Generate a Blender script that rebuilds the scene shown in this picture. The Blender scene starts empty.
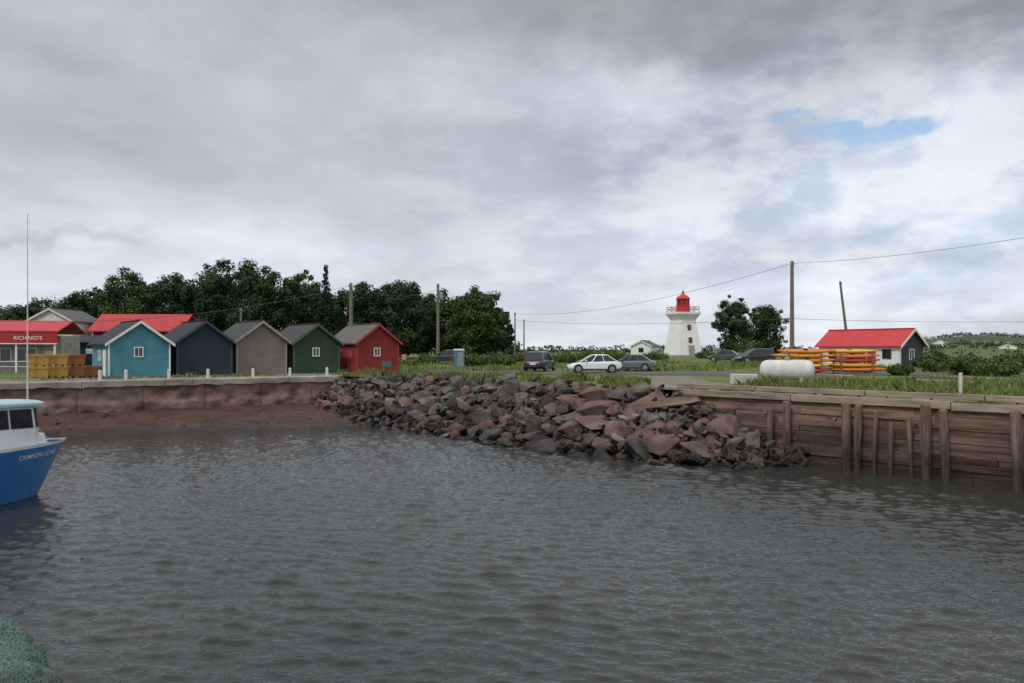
import bpy, bmesh, math, random
import numpy as np
from mathutils import Vector, Matrix, noise
R=math.radians
rnd=random.Random(7); nr=np.random.default_rng(5)
scene=bpy.context.scene; C=scene.collection
CAMZ=4.5; F=804.; HY=352.
def at(px,D): return (px-512)/F*D
def sstep(a,b,x):
    t=min(1,max(0,(x-a)/(b-a))); return t*t*(3-2*t)
def H(x,y):
    z=2.75+.9*sstep(72,130,y)
    az=math.degrees(math.atan2(x,max(y,.01)))
    z+=3*sstep(350,800,y)
    z+=(13+3*math.sin(az*.5))*sstep(21,32,az)*sstep(280,800,y)
    return z
# ---------------------------------------------------------------- helpers
class MB:
    def __init__(s): s.v=[]; s.f=[]
    def add(s,vs,fs):
        o=len(s.v); s.v+=[tuple(v) for v in vs]; s.f+=[tuple(i+o for i in f) for f in fs]; return s
    def box(s,c,d,rz=0,tilt=None):
        m=Matrix.Rotation(rz,3,'Z')
        if tilt is not None: m=m@tilt
        vs=[Vector(c)+m@Vector((x*d[0]/2,y*d[1]/2,z*d[2]/2)) for z in(-1,1) for y in(-1,1) for x in(-1,1)]
        return s.add(vs,[(0,2,3,1),(4,5,7,6),(0,1,5,4),(2,6,7,3),(0,4,6,2),(1,3,7,5)])
    def tube(s,p,q,r0,r1=None,n=8,cap=True):
        p=Vector(p);q=Vector(q); r1=r0 if r1 is None else r1
        d=(q-p).normalized(); a=d.orthogonal().normalized(); b=d.cross(a)
        vs=[]
        for c,r in((p,r0),(q,r1)):
            for i in range(n):
                t=2*math.pi*i/n; vs.append(c+a*r*math.cos(t)+b*r*math.sin(t))
        fs=[(i,(i+1)%n,n+(i+1)%n,n+i) for i in range(n)]
        if cap: fs+=[tuple(range(n))[::-1],tuple(range(n,2*n))]
        return s.add(vs,fs)
    def path(s,pts,r,n=6):
        for a,b in zip(pts[:-1],pts[1:]): s.tube(a,b,r,r,n)
        return s
    def lathe(s,prof,n=16,c=(0,0,0),axis='z',ph=0):
        vs=[];fs=[]
        for r,h in prof:
            for i in range(n):
                t=2*math.pi*i/n+ph; x=r*math.cos(t);y=r*math.sin(t)
                v=(x,y,h) if axis=='z' else (h,x,y) if axis=='x' else (y,h,x)
                vs.append((v[0]+c[0],v[1]+c[1],v[2]+c[2]))
        k=len(prof)
        for j in range(k-1):
            for i in range(n): fs.append((j*n+i,j*n+(i+1)%n,(j+1)*n+(i+1)%n,(j+1)*n+i))
        fs+=[tuple(range(n))[::-1],tuple(range((k-1)*n,k*n))]
        return s.add(vs,fs)
    def loft(s,rings,caps=True):
        n=len(rings[0]);vs=[p for r in rings for p in r];fs=[]
        for j in range(len(rings)-1):
            for i in range(n): fs.append((j*n+i,j*n+(i+1)%n,(j+1)*n+(i+1)%n,(j+1)*n+i))
        if caps: fs+=[tuple(range(n))[::-1],tuple(range((len(rings)-1)*n,len(rings)*n))]
        return s.add(vs,fs)
    def build(s,name,mat,parent=None,smooth=False,bevel=0,recalc=True):
        me=bpy.data.meshes.new(name); me.from_pydata(s.v,[],s.f)
        if recalc:
            bm=bmesh.new(); bm.from_mesh(me); bmesh.ops.recalc_face_normals(bm,faces=bm.faces); bm.to_mesh(me); bm.free()
        me.materials.append(mat)
        if smooth: me.shade_smooth()
        o=bpy.data.objects.new(name,me); C.objects.link(o); o.parent=parent
        if bevel:
            b=o.modifiers.new('Bevel','BEVEL'); b.width=bevel; b.segments=2; b.limit_method='ANGLE'
        return o
def tag(o,label=None,cat=None,group=None,kind=None):
    if label: o['label']=label
    if cat: o['category']=cat
    if group: o['group']=group
    if kind: o['kind']=kind
    return o
def thing(name,label,cat,loc=(0,0,0),rz=0,group=None):
    o=bpy.data.objects.new(name,None); C.objects.link(o); o.empty_display_size=.2
    o.location=loc; o.rotation_euler=(0,0,rz); return tag(o,label,cat,group)
def copy_tree(o,parent=None):
    c=o.copy(); C.objects.link(c); c.parent=parent
    for ch in list(o.children): copy_tree(ch,c)
    return c
def npmesh(name,v,f,mat,parent=None,smooth=False):
    me=bpy.data.meshes.new(name); n=f.shape[1]
    me.vertices.add(len(v)); me.vertices.foreach_set('co',v.astype(np.float32).ravel())
    me.loops.add(f.size); me.loops.foreach_set('vertex_index',f.astype(np.int32).ravel())
    me.polygons.add(len(f)); me.polygons.foreach_set('loop_start',np.arange(0,f.size,n,dtype=np.int32))
    me.update(calc_edges=True); me.validate(); me.materials.append(mat)
    if smooth: me.shade_smooth()
    o=bpy.data.objects.new(name,me); C.objects.link(o); o.parent=parent; return o
# ---------------------------------------------------------------- materials
def L(nt,a,b): nt.links.new(a,b)
def M(name,col,rough=.75,var=.25,scale=2.5,bump=0.,metal=0.,col2=None,stretch=(1,1,1),bands=None,coat=0,island=0,wet=False,spec=.4):
    m=bpy.data.materials.new(name); m.use_nodes=True; nt=m.node_tree; N=nt.nodes
    bs=N['Principled BSDF']; bs.inputs['Roughness'].default_value=rough; bs.inputs['Metallic'].default_value=metal
    bs.inputs['Coat Weight'].default_value=coat; bs.inputs['Specular IOR Level'].default_value=spec
    tc=N.new('ShaderNodeTexCoord'); mp=N.new('ShaderNodeMapping'); mp.inputs['Scale'].default_value=stretch
    L(nt,tc.outputs['Object'],mp.inputs[0])
    nz=N.new('ShaderNodeTexNoise'); nz.inputs['Scale'].default_value=scale; nz.inputs['Detail'].default_value=6; nz.inputs['Roughness'].default_value=.65
    L(nt,mp.outputs[0],nz.inputs['Vector'])
    mr=N.new('ShaderNodeMapRange'); mr.inputs[1].default_value=.3; mr.inputs[2].default_value=.7; L(nt,nz.outputs[0],mr.inputs[0])
    mx=N.new('ShaderNodeMix'); mx.data_type='RGBA'; L(nt,mr.outputs[0],mx.inputs[0])
    c1=[c*(1-var) for c in col]; c2=col2 or [min(1,c*(1+var)) for c in col]
    mx.inputs[6].default_value=(*c1,1); mx.inputs[7].default_value=(*c2,1)
    out=mx.outputs[2]
    def mul(out,fac):
        mm=N.new('ShaderNodeMix'); mm.data_type='RGBA'; mm.blend_type='MULTIPLY'; mm.inputs[0].default_value=1
        L(nt,out,mm.inputs[6]); L(nt,fac,mm.inputs[7]); return mm.outputs[2]
    hgt=nz.outputs[0]
    if bands:
        ax,sc,dep=bands
        wv=N.new('ShaderNodeTexWave'); wv.bands_direction=ax; wv.wave_profile='SAW'; wv.inputs['Scale'].default_value=sc; wv.inputs['Distortion'].default_value=.15
        L(nt,tc.outputs['Object'],wv.inputs['Vector'])
        r=N.new('ShaderNodeMapRange'); r.inputs[1].default_value=0; r.inputs[2].default_value=.35; r.inputs[3].default_value=1-dep; r.inputs[4].default_value=1
        L(nt,wv.outputs[1],r.inputs[0]); out=mul(out,r.outputs[0])
    if island:
        g=N.new('ShaderNodeNewGeometry'); r=N.new('ShaderNodeMapRange'); r.inputs[3].default_value=1-island; r.inputs[4].default_value=1+island
        L(nt,g.outputs['Random Per Island'],r.inputs[0]); out=mul(out,r.outputs[0])
    if wet:
        lo,hi=wet if isinstance(wet,tuple) else (.6,1.6)
        g=N.new('ShaderNodeNewGeometry'); sp=N.new('ShaderNodeSeparateXYZ'); L(nt,g.outputs['Position'],sp.inputs[0])
        ad=N.new('ShaderNodeMath'); ad.operation='MULTIPLY_ADD'; ad.inputs[1].default_value=.8; L(nt,nz.outputs[0],ad.inputs[0]); L(nt,sp.outputs[2],ad.inputs[2])
        r=N.new('ShaderNodeMapRange'); r.inputs[1].default_value=lo; r.inputs[2].default_value=hi; r.inputs[3].default_value=.3; r.inputs[4].default_value=1
        L(nt,ad.outputs[0],r.inputs[0]); out=mul(out,r.outputs[0])
        r2=N.new('ShaderNodeMapRange'); r2.inputs[1].default_value=.5; r2.inputs[2].default_value=1.1; r2.inputs[3].default_value=.5; r2.inputs[4].default_value=rough
        L(nt,ad.outputs[0],r2.inputs[0]); L(nt,r2.outputs[0],bs.inputs['Roughness'])
    L(nt,out,bs.inputs['Base Color'])
    if bump:
        b=N.new('ShaderNodeBump'); b.inputs['Strength'].default_value=bump; b.inputs['Distance'].default_value=.05
        L(nt,hgt,b.inputs['Height']); L(nt,b.outputs[0],bs.inputs['Normal'])
    return m
white=M('white_paint',(.77,.77,.75),.55,.1,1.5); offwhite=M('weathered_white',(.6,.6,.57),.7,.18,3)
glass=M('dark_glass',(.02,.024,.03),.08,.3,2,spec=.8); black=M('black_rubber',(.02,.02,.02),.8)
steel=M('grey_metal',(.32,.33,.34),.4,.15,4,metal=.7); woodpole=M('pole_wood',(.17,.145,.12),.85,.3,3,.3,stretch=(6,6,.6))
redroof=M('red_metal_roof',(.50,.025,.032),.5,.2,1,bands=('X',1.1,.3))
redroof2=M('red_metal_roof_far',(.44,.025,.03),.5,.2,1,bands=('X',1.1,.3))
redpaint=M('red_paint',(.5,.03,.03),.45,.15,2)
# ---------------------------------------------------------------- camera
cd=bpy.data.cameras.new('Camera'); cam=bpy.data.objects.new('Camera',cd); C.objects.link(cam); scene.camera=cam
cam.location=(0,0,CAMZ); cam.rotation_euler=(R(90),0,0)
cd.sensor_width=36; cd.lens=F/1024*36; cd.shift_y=(HY-341.5)/1024; cd.clip_end=12000; cd.clip_start=.05
# ---------------------------------------------------------------- world
w=bpy.data.worlds.new('World'); scene.world=w; w.use_nodes=True; nt=w.node_tree; N=nt.nodes
for n in list(N): N.remove(n)
outw=N.new('ShaderNodeOutputWorld'); bgs=N.new('ShaderNodeBackground'); bgc=N.new('ShaderNodeBackground'); mxs=N.new('ShaderNodeMixShader')
sky=N.new('ShaderNodeTexSky'); sky.sky_type='NISHITA'; sky.sun_disc=False; sky.sun_elevation=R(48); sky.sun_rotation=R(215)
L(nt,sky.outputs[0],bgs.inputs[0]); bgs.inputs[1].default_value=.15
tc=N.new('ShaderNodeTexCoord'); nv=N.new('ShaderNodeVectorMath'); nv.operation='NORMALIZE'; L(nt,tc.outputs['Generated'],nv.inputs[0])
sp=N.new('ShaderNodeSeparateXYZ'); L(nt,nv.outputs[0],sp.inputs[0])
def math_(op,a,b=None,c=None,clamp=False):
    m=N.new('ShaderNodeMath'); m.operation=op; m.use_clamp=clamp
    for i,v in enumerate((a,b,c)):
        if v is None: continue
        if isinstance(v,(int,float)): m.inputs[i].default_value=v
        else: L(nt,v,m.inputs[i])
    return m.outputs[0]
def mrange(v,a,b,c,d,smooth=True):
    m=N.new('ShaderNodeMapRange'); m.interpolation_type='SMOOTHSTEP' if smooth else 'LINEAR'
    for i,k in enumerate((a,b,c,d)): m.inputs[i+1].default_value=k
    L(nt,v,m.inputs[0]); return m.outputs[0]
zc=math_('MAXIMUM',sp.outputs[2],0.0); den=math_('ADD',zc,.16)
px_=math_('DIVIDE',sp.outputs[0],den); py_=math_('DIVIDE',sp.outputs[1],den)
cb=N.new('ShaderNodeCombineXYZ'); L(nt,px_,cb.inputs[0]); L(nt,py_,cb.inputs[1]); cb.inputs[2].default_value=.37
def nzt(vec,scale,det=8,rough=.55,dist=.0):
    n=N.new('ShaderNodeTexNoise'); n.inputs['Scale'].default_value=scale; n.inputs['Detail'].default_value=det; n.inputs['Roughness'].default_value=rough; n.inputs['Distortion'].default_value=dist
    L(nt,vec,n.inputs['Vector']); return n
n1=nzt(cb.outputs[0],.8,5,.5,.3); n2=nzt(cb.outputs[0],2.4,6,.55,.1)
sd=N.new('ShaderNodeVectorMath'); sd.operation='MULTIPLY'; L(nt,nv.outputs[0],sd.inputs[0]); sd.inputs[1].default_value=(1,1,2.2)
n3=nzt(sd.outputs[0],7.5,8,.58,.1)
nw=nzt(nv.outputs[0],6,5,.6); sub=N.new('ShaderNodeVectorMath'); sub.operation='SUBTRACT'; L(nt,nw.outputs['Color'],sub.inputs[0]); sub.inputs[1].default_value=(.5,.5,.5)
scl=N.new('ShaderNodeVectorMath'); scl.operation='MULTIPLY'; L(nt,sub.outputs[0],scl.inputs[0]); scl.inputs[1].default_value=(.28,.1,.14)
wd=N.new('ShaderNodeVectorMath'); wd.operation='ADD'; L(nt,nv.outputs[0],wd.inputs[0]); L(nt,scl.outputs[0],wd.inputs[1])
def blob(px,py,rx,ry):
    d=Vector(((px-512)/F,1,(HY-py)/F)).normalized()
    s=N.new('ShaderNodeVectorMath'); s.operation='SUBTRACT'; L(nt,wd.outputs[0],s.inputs[0]); s.inputs[1].default_value=d
    m=N.new('ShaderNodeVectorMath'); m.operation='MULTIPLY'; L(nt,s.outputs[0],m.inputs[0]); m.inputs[1].default_value=(F/rx,F/rx*.6,F/ry)
    l=N.new('ShaderNodeVectorMath'); l.operation='LENGTH'; L(nt,m.outputs[0],l.inputs[0])
    return mrange(l.outputs['Value'],1.0,.1,0,1)
cr=N.new('ShaderNodeValToRGB'); L(nt,zc,cr.inputs[0]); e=cr.color_ramp.elements
e[0].position=0; e[0].color=(.71,.735,.785,1); e[1].position=1; e[1].color=(1,1,1.0,1)
for p,c in((.07,(.69,.715,.775)),(.16,(.625,.655,.715)),(.27,(.54,.565,.62)),(.4,(.445,.46,.495)),(.6,(.78,.79,.82))):
    x=e.new(p); x.color=(*c,1)
f=mrange(n1.outputs[0],.3,.7,.86,1.16,False)
f=math_('MULTIPLY',f,mrange(n2.outputs[0],.3,.7,.93,1.09,False))
right=blob(850,170,520,210)
puff=mrange(n3.outputs[0],.39,.61,-.13,.19)
f=math_('MULTIPLY_ADD',puff,math_('ADD',math_('MULTIPLY',right,.75),.22),f)
for px,py,rx,ry,a in((830,-5,480,95,-.36),(650,92,170,42,.26),(870,190,280,110,.15),(980,120,140,60,.18),(560,230,260,70,.08),(150,110,330,90,-.10),(330,190,260,50,-.05),(60,290,300,60,.05),(400,60,200,60,.10),
        (80,233,90,10,-.18),(20,236,50,8,-.12),(10,190,110,40,-.08),(935,245,90,16,-.16),(890,232,60,12,-.12),(500,5,180,50,-.08)):
    f=math_('MULTIPLY_ADD',blob(px,py,rx,ry),a,f)
cm=N.new('ShaderNodeVectorMath'); cm.operation='SCALE'; L(nt,cr.outputs[0],cm.inputs[0]); L(nt,f,cm.inputs['Scale'])
tint=N.new('ShaderNodeMix'); tint.data_type='RGBA'; tint.blend_type='MULTIPLY'
L(nt,math_('MULTIPLY',mrange(n3.outputs[0],.42,.58,1,0),math_('ADD',math_('MULTIPLY',right,.8),.2),clamp=True),tint.inputs[0]); L(nt,cm.outputs[0],tint.inputs[6]); tint.inputs[7].default_value=(.86,.95,1.06,1)
L(nt,tint.outputs[2],bgc.inputs[0]); bgc.inputs[1].default_value=1
b1=blob(858,146,82,16); b2=blob(785,126,42,13)
gap=math_('MULTIPLY',math_('MAXIMUM',mrange(b1,.08,.6,0,1),mrange(b2,.1,.8,0,.7)),mrange(n3.outputs[0],.38,.52,.4,1),clamp=True)
gap=math_('MULTIPLY',gap,.92)
L(nt,gap,mxs.inputs[0]); L(nt,bgc.outputs[0],mxs.inputs[1]); L(nt,bgs.outputs[0],mxs.inputs[2]); L(nt,mxs.outputs[0],outw.inputs[0])
w.cycles.sampling_method='MANUAL'; w.cycles.sample_map_resolution=512
sl=bpy.data.lights.new('Sun','SUN'); so=bpy.data.objects.new('Sun',sl); C.objects.link(so); sl.energy=1.5; sl.angle=R(12); sl.color=(1,.95,.88)
so.rotation_euler=(R(42),0,R(-35))
scene.view_settings.view_transform='Standard'; scene.view_settings.look='None'; scene.view_settings.exposure=0
# ---------------------------------------------------------------- shoreline
wd_=Vector((.784,.621))
LW0=Vector((-28.3,45.4)); LW1=Vector((-12.4,58.0)); LWL=LW0-wd_*67
WR0=Vector((8.1,37.)); wu=Vector((.63,-.777)).normalized(); WR1=WR0+wu*43
land=[LWL,LW0,LW1,Vector((-4.2,54)),Vector((2.5,43)),Vector((6,38.6)),WR0,WR1]
def rayhit(poly,az):
    d=Vector((math.sin(az),math.cos(az)))
    for a,b in zip(poly[:-1],poly[1:]):
        e_=b-a; den=d.x*(-e_.y)+d.y*e_.x
        if abs(den)<1e-9: continue
        r=(a.x*(-e_.y)+a.y*e_.x)/den; s=(d.x*a.y-d.y*a.x)/den
        if r>0 and -1e-6<=s<=1+1e-6: return r
    return None
def azp(px): return math.atan2(px-512,F)
gm=bpy.data.materials.new('ground_grass'); gm.use_nodes=True; nt=gm.node_tree; N=nt.nodes; bs=N['Principled BSDF']; bs.inputs['Roughness'].default_value=.95; bs.inputs['Specular IOR Level'].default_value=.1
geo=N.new('ShaderNodeNewGeometry'); pos=geo.outputs['Position']
a=nzt(pos,.25,6,.6); b=nzt(pos,2.5,5,.7); sp=N.new('ShaderNodeSeparateXYZ'); L(nt,pos,sp.inputs[0])
def mixc(fac,c1,c2):
    m=N.new('ShaderNodeMix'); m.data_type='RGBA'
    if isinstance(fac,(int,float)): m.inputs[0].default_value=fac
    else: L(nt,fac,m.inputs[0])
    for i,c in((6,c1),(7,c2)):
        if isinstance(c,tuple): m.inputs[i].default_value=(*c,1)
        else: L(nt,c,m.inputs[i])
    return m.outputs[2]
c=mixc(mrange(a.outputs[0],.35,.65,0,1),(.080,.115,.032),(.14,.18,.055)); c=mixc(mrange(b.outputs[0],.4,.75,0,.45),c,(.18,.17,.085))
vo=N.new('ShaderNodeTexVoronoi'); vo.inputs['Scale'].default_value=.0065; L(nt,pos,vo.inputs['Vector'])
vs_=N.new('ShaderNodeSeparateColor'); L(nt,vo.outputs['Color'],vs_.inputs[0])
fld=mixc(mrange(vs_.outputs[0],.4,.6,0,1),(.09,.14,.055),(.16,.21,.09)); fld=mixc(mrange(vs_.outputs[1],.7,.72,0,1),fld,(.06,.09,.05))
c=mixc(mrange(sp.outputs[1],180,330,0,1),c,fld); L(nt,c,bs.inputs['Base Color'])
azs=[R(-86+.5*i) for i in range(339)]; K=64; V=[];
for az in azs:
    rb=rayhit(land,az)-.15
    for k in range(K):
        r=rb*(6000/rb)**(k/(K-1)); x=r*math.sin(az); y=r*math.cos(az); V.append((x,y,H(x,y)))
V=np.array(V); i,j=np.meshgrid(np.arange(len(azs)-1),np.arange(K-1),indexing='ij'); q=(i*K+j).ravel()
tag(npmesh('ground',V,np.stack([q,q+1,q+K+1,q+K],1),gm,smooth=True),kind='structure')
# water
wm=bpy.data.materials.new('harbour_water'); wm.use_nodes=True; nt=wm.node_tree; N=nt.nodes; bs=N['Principled BSDF']
bs.inputs['Roughness'].default_value=.03; bs.inputs['IOR'].default_value=1.33
geo=N.new('ShaderNodeNewGeometry'); mp=N.new('ShaderNodeMapping'); mp.inputs['Rotation'].default_value=(0,0,R(20)); mp.inputs['Scale'].default_value=(.7,1.7,1); L(nt,geo.outputs['Position'],mp.inputs[0])
big=nzt(geo.outputs['Position'],.09,3,.5); L(nt,mixc(mrange(big.outputs[0],.35,.65,0,1),(.024,.029,.028),(.034,.036,.031)),bs.inputs['Base Color'])
a=nzt(mp.outputs[0],6.5,2,.45,.2)
bp=N.new('ShaderNodeBump'); bp.inputs['Strength'].default_value=.5; bp.inputs['Distance'].default_value=.035; L(nt,a.outputs[0],bp.inputs['Height']); L(nt,bp.outputs[0],bs.inputs['Normal'])
az=np.concatenate([np.linspace(-180,-40,16)[:-1],np.arange(-40,40,.13),np.linspace(40,180,16)])*math.pi/180
rr=[7.0]
while rr[-1]<75: rr.append(rr[-1]*(1.0033 if rr[-1]<46 else 1.009))
rr=np.array([.01,3.0]+rr+[120,400,1500,6500]); A,RR=np.meshgrid(az,rr,indexing='ij'); X=RR*np.sin(A); Y=RR*np.cos(A); Z=np.zeros_like(X)
wr=np.random.default_rng(3)
for k in range(64):
    lam=.19*(4.4**wr.random()); th=R(74)+wr.normal()*.42; ph=wr.random()*6.28; kk=2*math.pi/lam
    arg=kk*(X*math.cos(th)+Y*math.sin(th))+ph+.8*np.sin(X*.9+Y*.5+ph*3)+.6*np.sin(X*1.9-Y*1.2+ph)
    Z+=.0047*min(lam,.55)*np.sin(arg)*(1+.8*np.sin(X*.21*(1+k%3)+Y*.15+ph*2))
Z+=.6*np.abs(Z)-.004
Z*=np.clip((75-RR)/45,0,1)*np.clip((RR-7)/2,0,1)
n_,m_=X.shape; V=np.stack([X,Y,Z],-1).reshape(-1,3); i,j=np.meshgrid(np.arange(n_-1),np.arange(m_-1),indexing='ij'); q=(i*m_+j).ravel()
tag(npmesh('water',V,np.stack([q,q+m_,q+m_+1,q+1],1),wm,smooth=True),kind='structure')
# beach
sandm=M('red_mud',(.062,.034,.025),.9,.3,.8,.6,col2=(.11,.062,.046),wet=(.3,.9),spec=.2)
shore=[Vector((-70,8)),Vector((at(-200,36),36)),Vector((at(60,43.0),43.0)),Vector((at(200,46.0),46.0)),Vector((at(350,49.0),49.0)),Vector((at(480,46),46))]
V=[];K=14;azs=[azp(px) for px in range(-520,470,8)]
for az in azs:
    ra=rayhit(land,az); rs=rayhit(shore,az)
    for k in range(K):
        t=1-1.5*k/(K-1); r=rs+(ra+.3-rs)*t; x=r*math.sin(az); y=r*math.cos(az)
        V.append((x,y,(.95*t**.9 if t>0 else 1.8*t)+.07*noise.noise(Vector((x*.4,y*.4,0)))+.04*noise.noise(Vector((x*2,y*2,0)))))
V=np.array(V); i,j=np.meshgrid(np.arange(len(azs)-1),np.arange(K-1),indexing='ij'); q=(i*K+j).ravel()
tag(npmesh('beach',V,np.stack([q,q+1,q+K+1,q+K],1),sandm,smooth=True),kind='structure')
# embankment
foot=[Vector((at(p,D),D)) for p,D in((300,54),(330,52.5),(360,49.6),(470,41),(560,35.5),(640,33.2),(735,30.9),(800,31.6),(840,31))]
def ztop(px): return 1.1+1.75*sstep(312,345,px)-2.25*sstep(650,800,px)
earth=M('embankment_earth',(.06,.042,.034),.95,.4,2,.6,wet=True)
V=[];K=10;pxs=list(range(308,806,6))
for px in pxs:
    az=azp(px); ra=rayhit(land,az); rb=min(rayhit(foot,az),ra-.2)
    for k in range(K):
        t=1.02-1.3*k/(K-1); r=rb+(ra-rb)*t
        V.append((r*math.sin(az),r*math.cos(az),ztop(px)*t-.3+.3*noise.noise(Vector((px*.08,t*5,0)))))
V=np.array(V); i,j=np.meshgrid(np.arange(len(pxs)-1),np.arange(K-1),indexing='ij'); q=(i*K+j).ravel()
tag(npmesh('embankment',V,np.stack([q,q+1,q+K+1,q+K],1),earth,smooth=True),kind='structure')
# rocks
rockm={'grey':M('grey_rock',(.085,.078,.073),.9,.5,2.2,.9,wet=(.5,1.7),spec=.25,col2=(.175,.16,.147)),
       'dark':M('dark_rock',(.038,.034,.033),.88,.4,2.5,.9,wet=(.6,1.8),spec=.25,col2=(.085,.075,.071)),
       'reddish':M('red_sandstone',(.12,.070,.056),.9,.35,1.8,.9,wet=(.4,1.4),spec=.25,col2=(.22,.145,.122)),
       'pale':M('pale_rock',(.17,.15,.125),.9,.35,1.8,.9,wet=(.2,.9),spec=.25,col2=(.26,.23,.20))}
def rockmesh(seed,mat,fine=True):
    r=random.Random(seed); bm=bmesh.new()
    sq=r.uniform(.65,1)
    for _ in range(15 if fine else 9):
        v=Vector((r.gauss(0,1),r.gauss(0,1),r.gauss(0,1))).normalized()*r.uniform(.84,1.1); v.x*=1.22; v.z*=sq; bm.verts.new(v*.5)
    h=bmesh.ops.convex_hull(bm,input=bm.verts)
    loose=[v for v in bm.verts if not v.link_faces]; bmesh.ops.delete(bm,geom=loose,context='VERTS')
    if fine:
        bmesh.ops.bevel(bm,geom=list(bm.edges),offset=.028,segments=2,affect='EDGES',profile=.6)
        bmesh.ops.triangulate(bm,faces=[f for f in bm.faces if len(f.verts)>4])
        bmesh.ops.subdivide_edges(bm,edges=[e_ for e_ in bm.edges if e_.calc_length()>.2],cuts=1,use_grid_fill=True)
        for v in bm.verts: v.co*=1+.12*noise.noise(v.co*2.6+Vector((seed,0,0)))+.09*noise.noise(v.co*7)
    bmesh.ops.recalc_face_normals(bm,faces=bm.faces)
    me=bpy.data.meshes.new('boulder'); bm.to_mesh(me); bm.free(); me.materials.append(rockm[mat])
    return me
variants={k:[rockmesh(i*9+j,k) for j in range(9)] for i,k in enumerate(rockm)}
placed=[]; tries=0
for smin,smax,cnt in((1.8,2.5,13),(1.15,1.75,100),(.65,1.15,299)):
    tries=0
    while len(placed)<cnt and tries<40000:
        tries+=1
        px=rnd.uniform(318,800); t=rnd.uniform(-.02,.99); az=azp(px); ra=rayhit(land,az); rb=min(rayhit(foot,az),ra-.3)
        r=rb+(ra-rb)*t; x=r*math.sin(az); y=r*math.cos(az); z=max(-.12,ztop(px)*t-.12)
        if smin>1.5 and not(545<px<725 and .2<t<.9): continue
        s=rnd.uniform(smin,smax)*(.8+.2*sstep(360,600,px))
        if 1.2<smin<1.7 and ra-rb<s*1.2: continue
        if all((x-q[0])**2+(y-q[1])**2>(.285*(s+q[3]))**2 for q in placed): placed.append((x,y,z,s,px,t))
for x,y,z,s,px,t in placed:
    red=2.4 if (550<px<725 and t>.35) else .3
    k=rnd.choices(['grey','dark','reddish','pale'],[4.4,3.0,1.3+red,(1.6 if px>690 and t<.6 else .4)])[0]
    if s>1.75 and rnd.random()<.75: k='reddish'
    o=bpy.data.objects.new('boulder',rnd.choice(variants[k])); C.objects.link(o); o.location=(x,y,z+rnd.uniform(-.1,.12)*s)
    o.scale=(s*rnd.uniform(.9,1.25),s*rnd.uniform(.8,1.1),s*(rnd.uniform(.75,1.05) if s<1.75 else .5)); o.rotation_euler=(rnd.uniform(-.5,.5)*(.4 if s>1.75 else 1)+.3,rnd.uniform(-.4,.4)*(.4 if s>1.75 else 1),rnd.uniform(0,6.28) if s<1.75 else rnd.uniform(-.4,.2))
    sec='beside the red beach' if px<430 else 'in the middle of the breakwater' if px<620 else 'heaped against the timber wharf'
    lev='at the waterline' if t<.25 else 'on the upper edge' if t>.75 else 'half way up the slope'
    sz='large' if s>1.15 else 'medium sized'
    tag(o,f'{sz} {k} angular boulder {lev}, {sec}','boulder','boulders of the rock breakwater')
small=[rockmesh(100+i,'grey',False) for i in range(4)]
mb=MB()
for _ in range(1200):
    px=rnd.uniform(312,805); t=rnd.uniform(-.03,1.02); az=azp(px); ra=rayhit(land,az); rb=min(rayhit(foot,az),ra-.3); r=rb+(ra-rb)*t
    me=rnd.choice(small); s=rnd.uniform(.25,.6); m=Matrix.Translation((r*math.sin(az),r*math.cos(az),ztop(px)*t+rnd.uniform(-.1,.15)))@Matrix.Rotation(rnd.uniform(0,6),4,'Z')@Matrix.Rotation(rnd.uniform(-1,1),4,'X')@Matrix.Scale(s,4)
    mb.add([m@v.co for v in me.vertices],[tuple(p.vertices) for p in me.polygons])
for _ in range(70):
    px=rnd.uniform(-20,400); az=azp(px); ra=rayhit(land,az); rs=rayhit(shore,az); t=rnd.uniform(.05,1); r=rs+(ra-rs)*t
    me=rnd.choice(small); s=rnd.uniform(.08,.25); m=Matrix.Translation((r*math.sin(az),r*math.cos(az),.95*t**.9))@Matrix.Rotation(rnd.uniform(0,6),4,'Z')@Matrix.Scale(s,4)
    mb.add([m@v.co for v in me.vertices],[tuple(p.vertices) for p in me.polygons])
rub=M('rubble',(.085,.064,.056),.9,.4,1.5,.5,wet=True,island=.6,spec=.2)
tag(mb.build('rubble',rub),kind='stuff',label='small broken stones filling the gaps between boulders',cat='rubble')
# ---------------------------------------------------------------- quay wall (left)
conc=M('stained_concrete',(.24,.19,.16),.9,.35,.9,.8,col2=(.44,.39,.345),stretch=(.7,1,1)); crib=M('red_stained_concrete',(.10,.052,.041),.9,.4,.9,.7,col2=(.34,.235,.20),stretch=(.7,1,1.2),wet=(.8,1.4))
yawL=math.atan2(wd_.y,wd_.x); QL=87.4
t=thing('quay_wall','long low concrete quay wall stained red, in front of the coloured sheds','wall',(LWL.x,LWL.y,0),yawL)
x=0; mb=MB()
while x<QL:
    l=min(rnd.uniform(3,6.5),QL-x); n=max(3,int(l/.35)); tp=2.79+rnd.uniform(-.03,.03); dy=rnd.uniform(-.03,.03); rings=[]
    for i in range(n+1):
        xx=x+.015+(l-.03)*i/n; b_=2.40+.12*noise.noise(Vector((xx*1.1,9,0)))+.05*noise.noise(Vector((xx*4,9,0))); tz=tp+.03*noise.noise(Vector((xx*2,3,0))); yy=-.15+dy-.03*noise.noise(Vector((xx*3,1,1)))
        rings.append([(xx,yy,b_),(xx,.9,b_),(xx,.9,tz+.01),(xx,yy+.05,tz),(xx,yy,tz-.05)])
    mb.loft(rings); x+=l
mb.build('concrete_cap',conc,t)
nx,nz_=1000,18; V=[]
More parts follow.
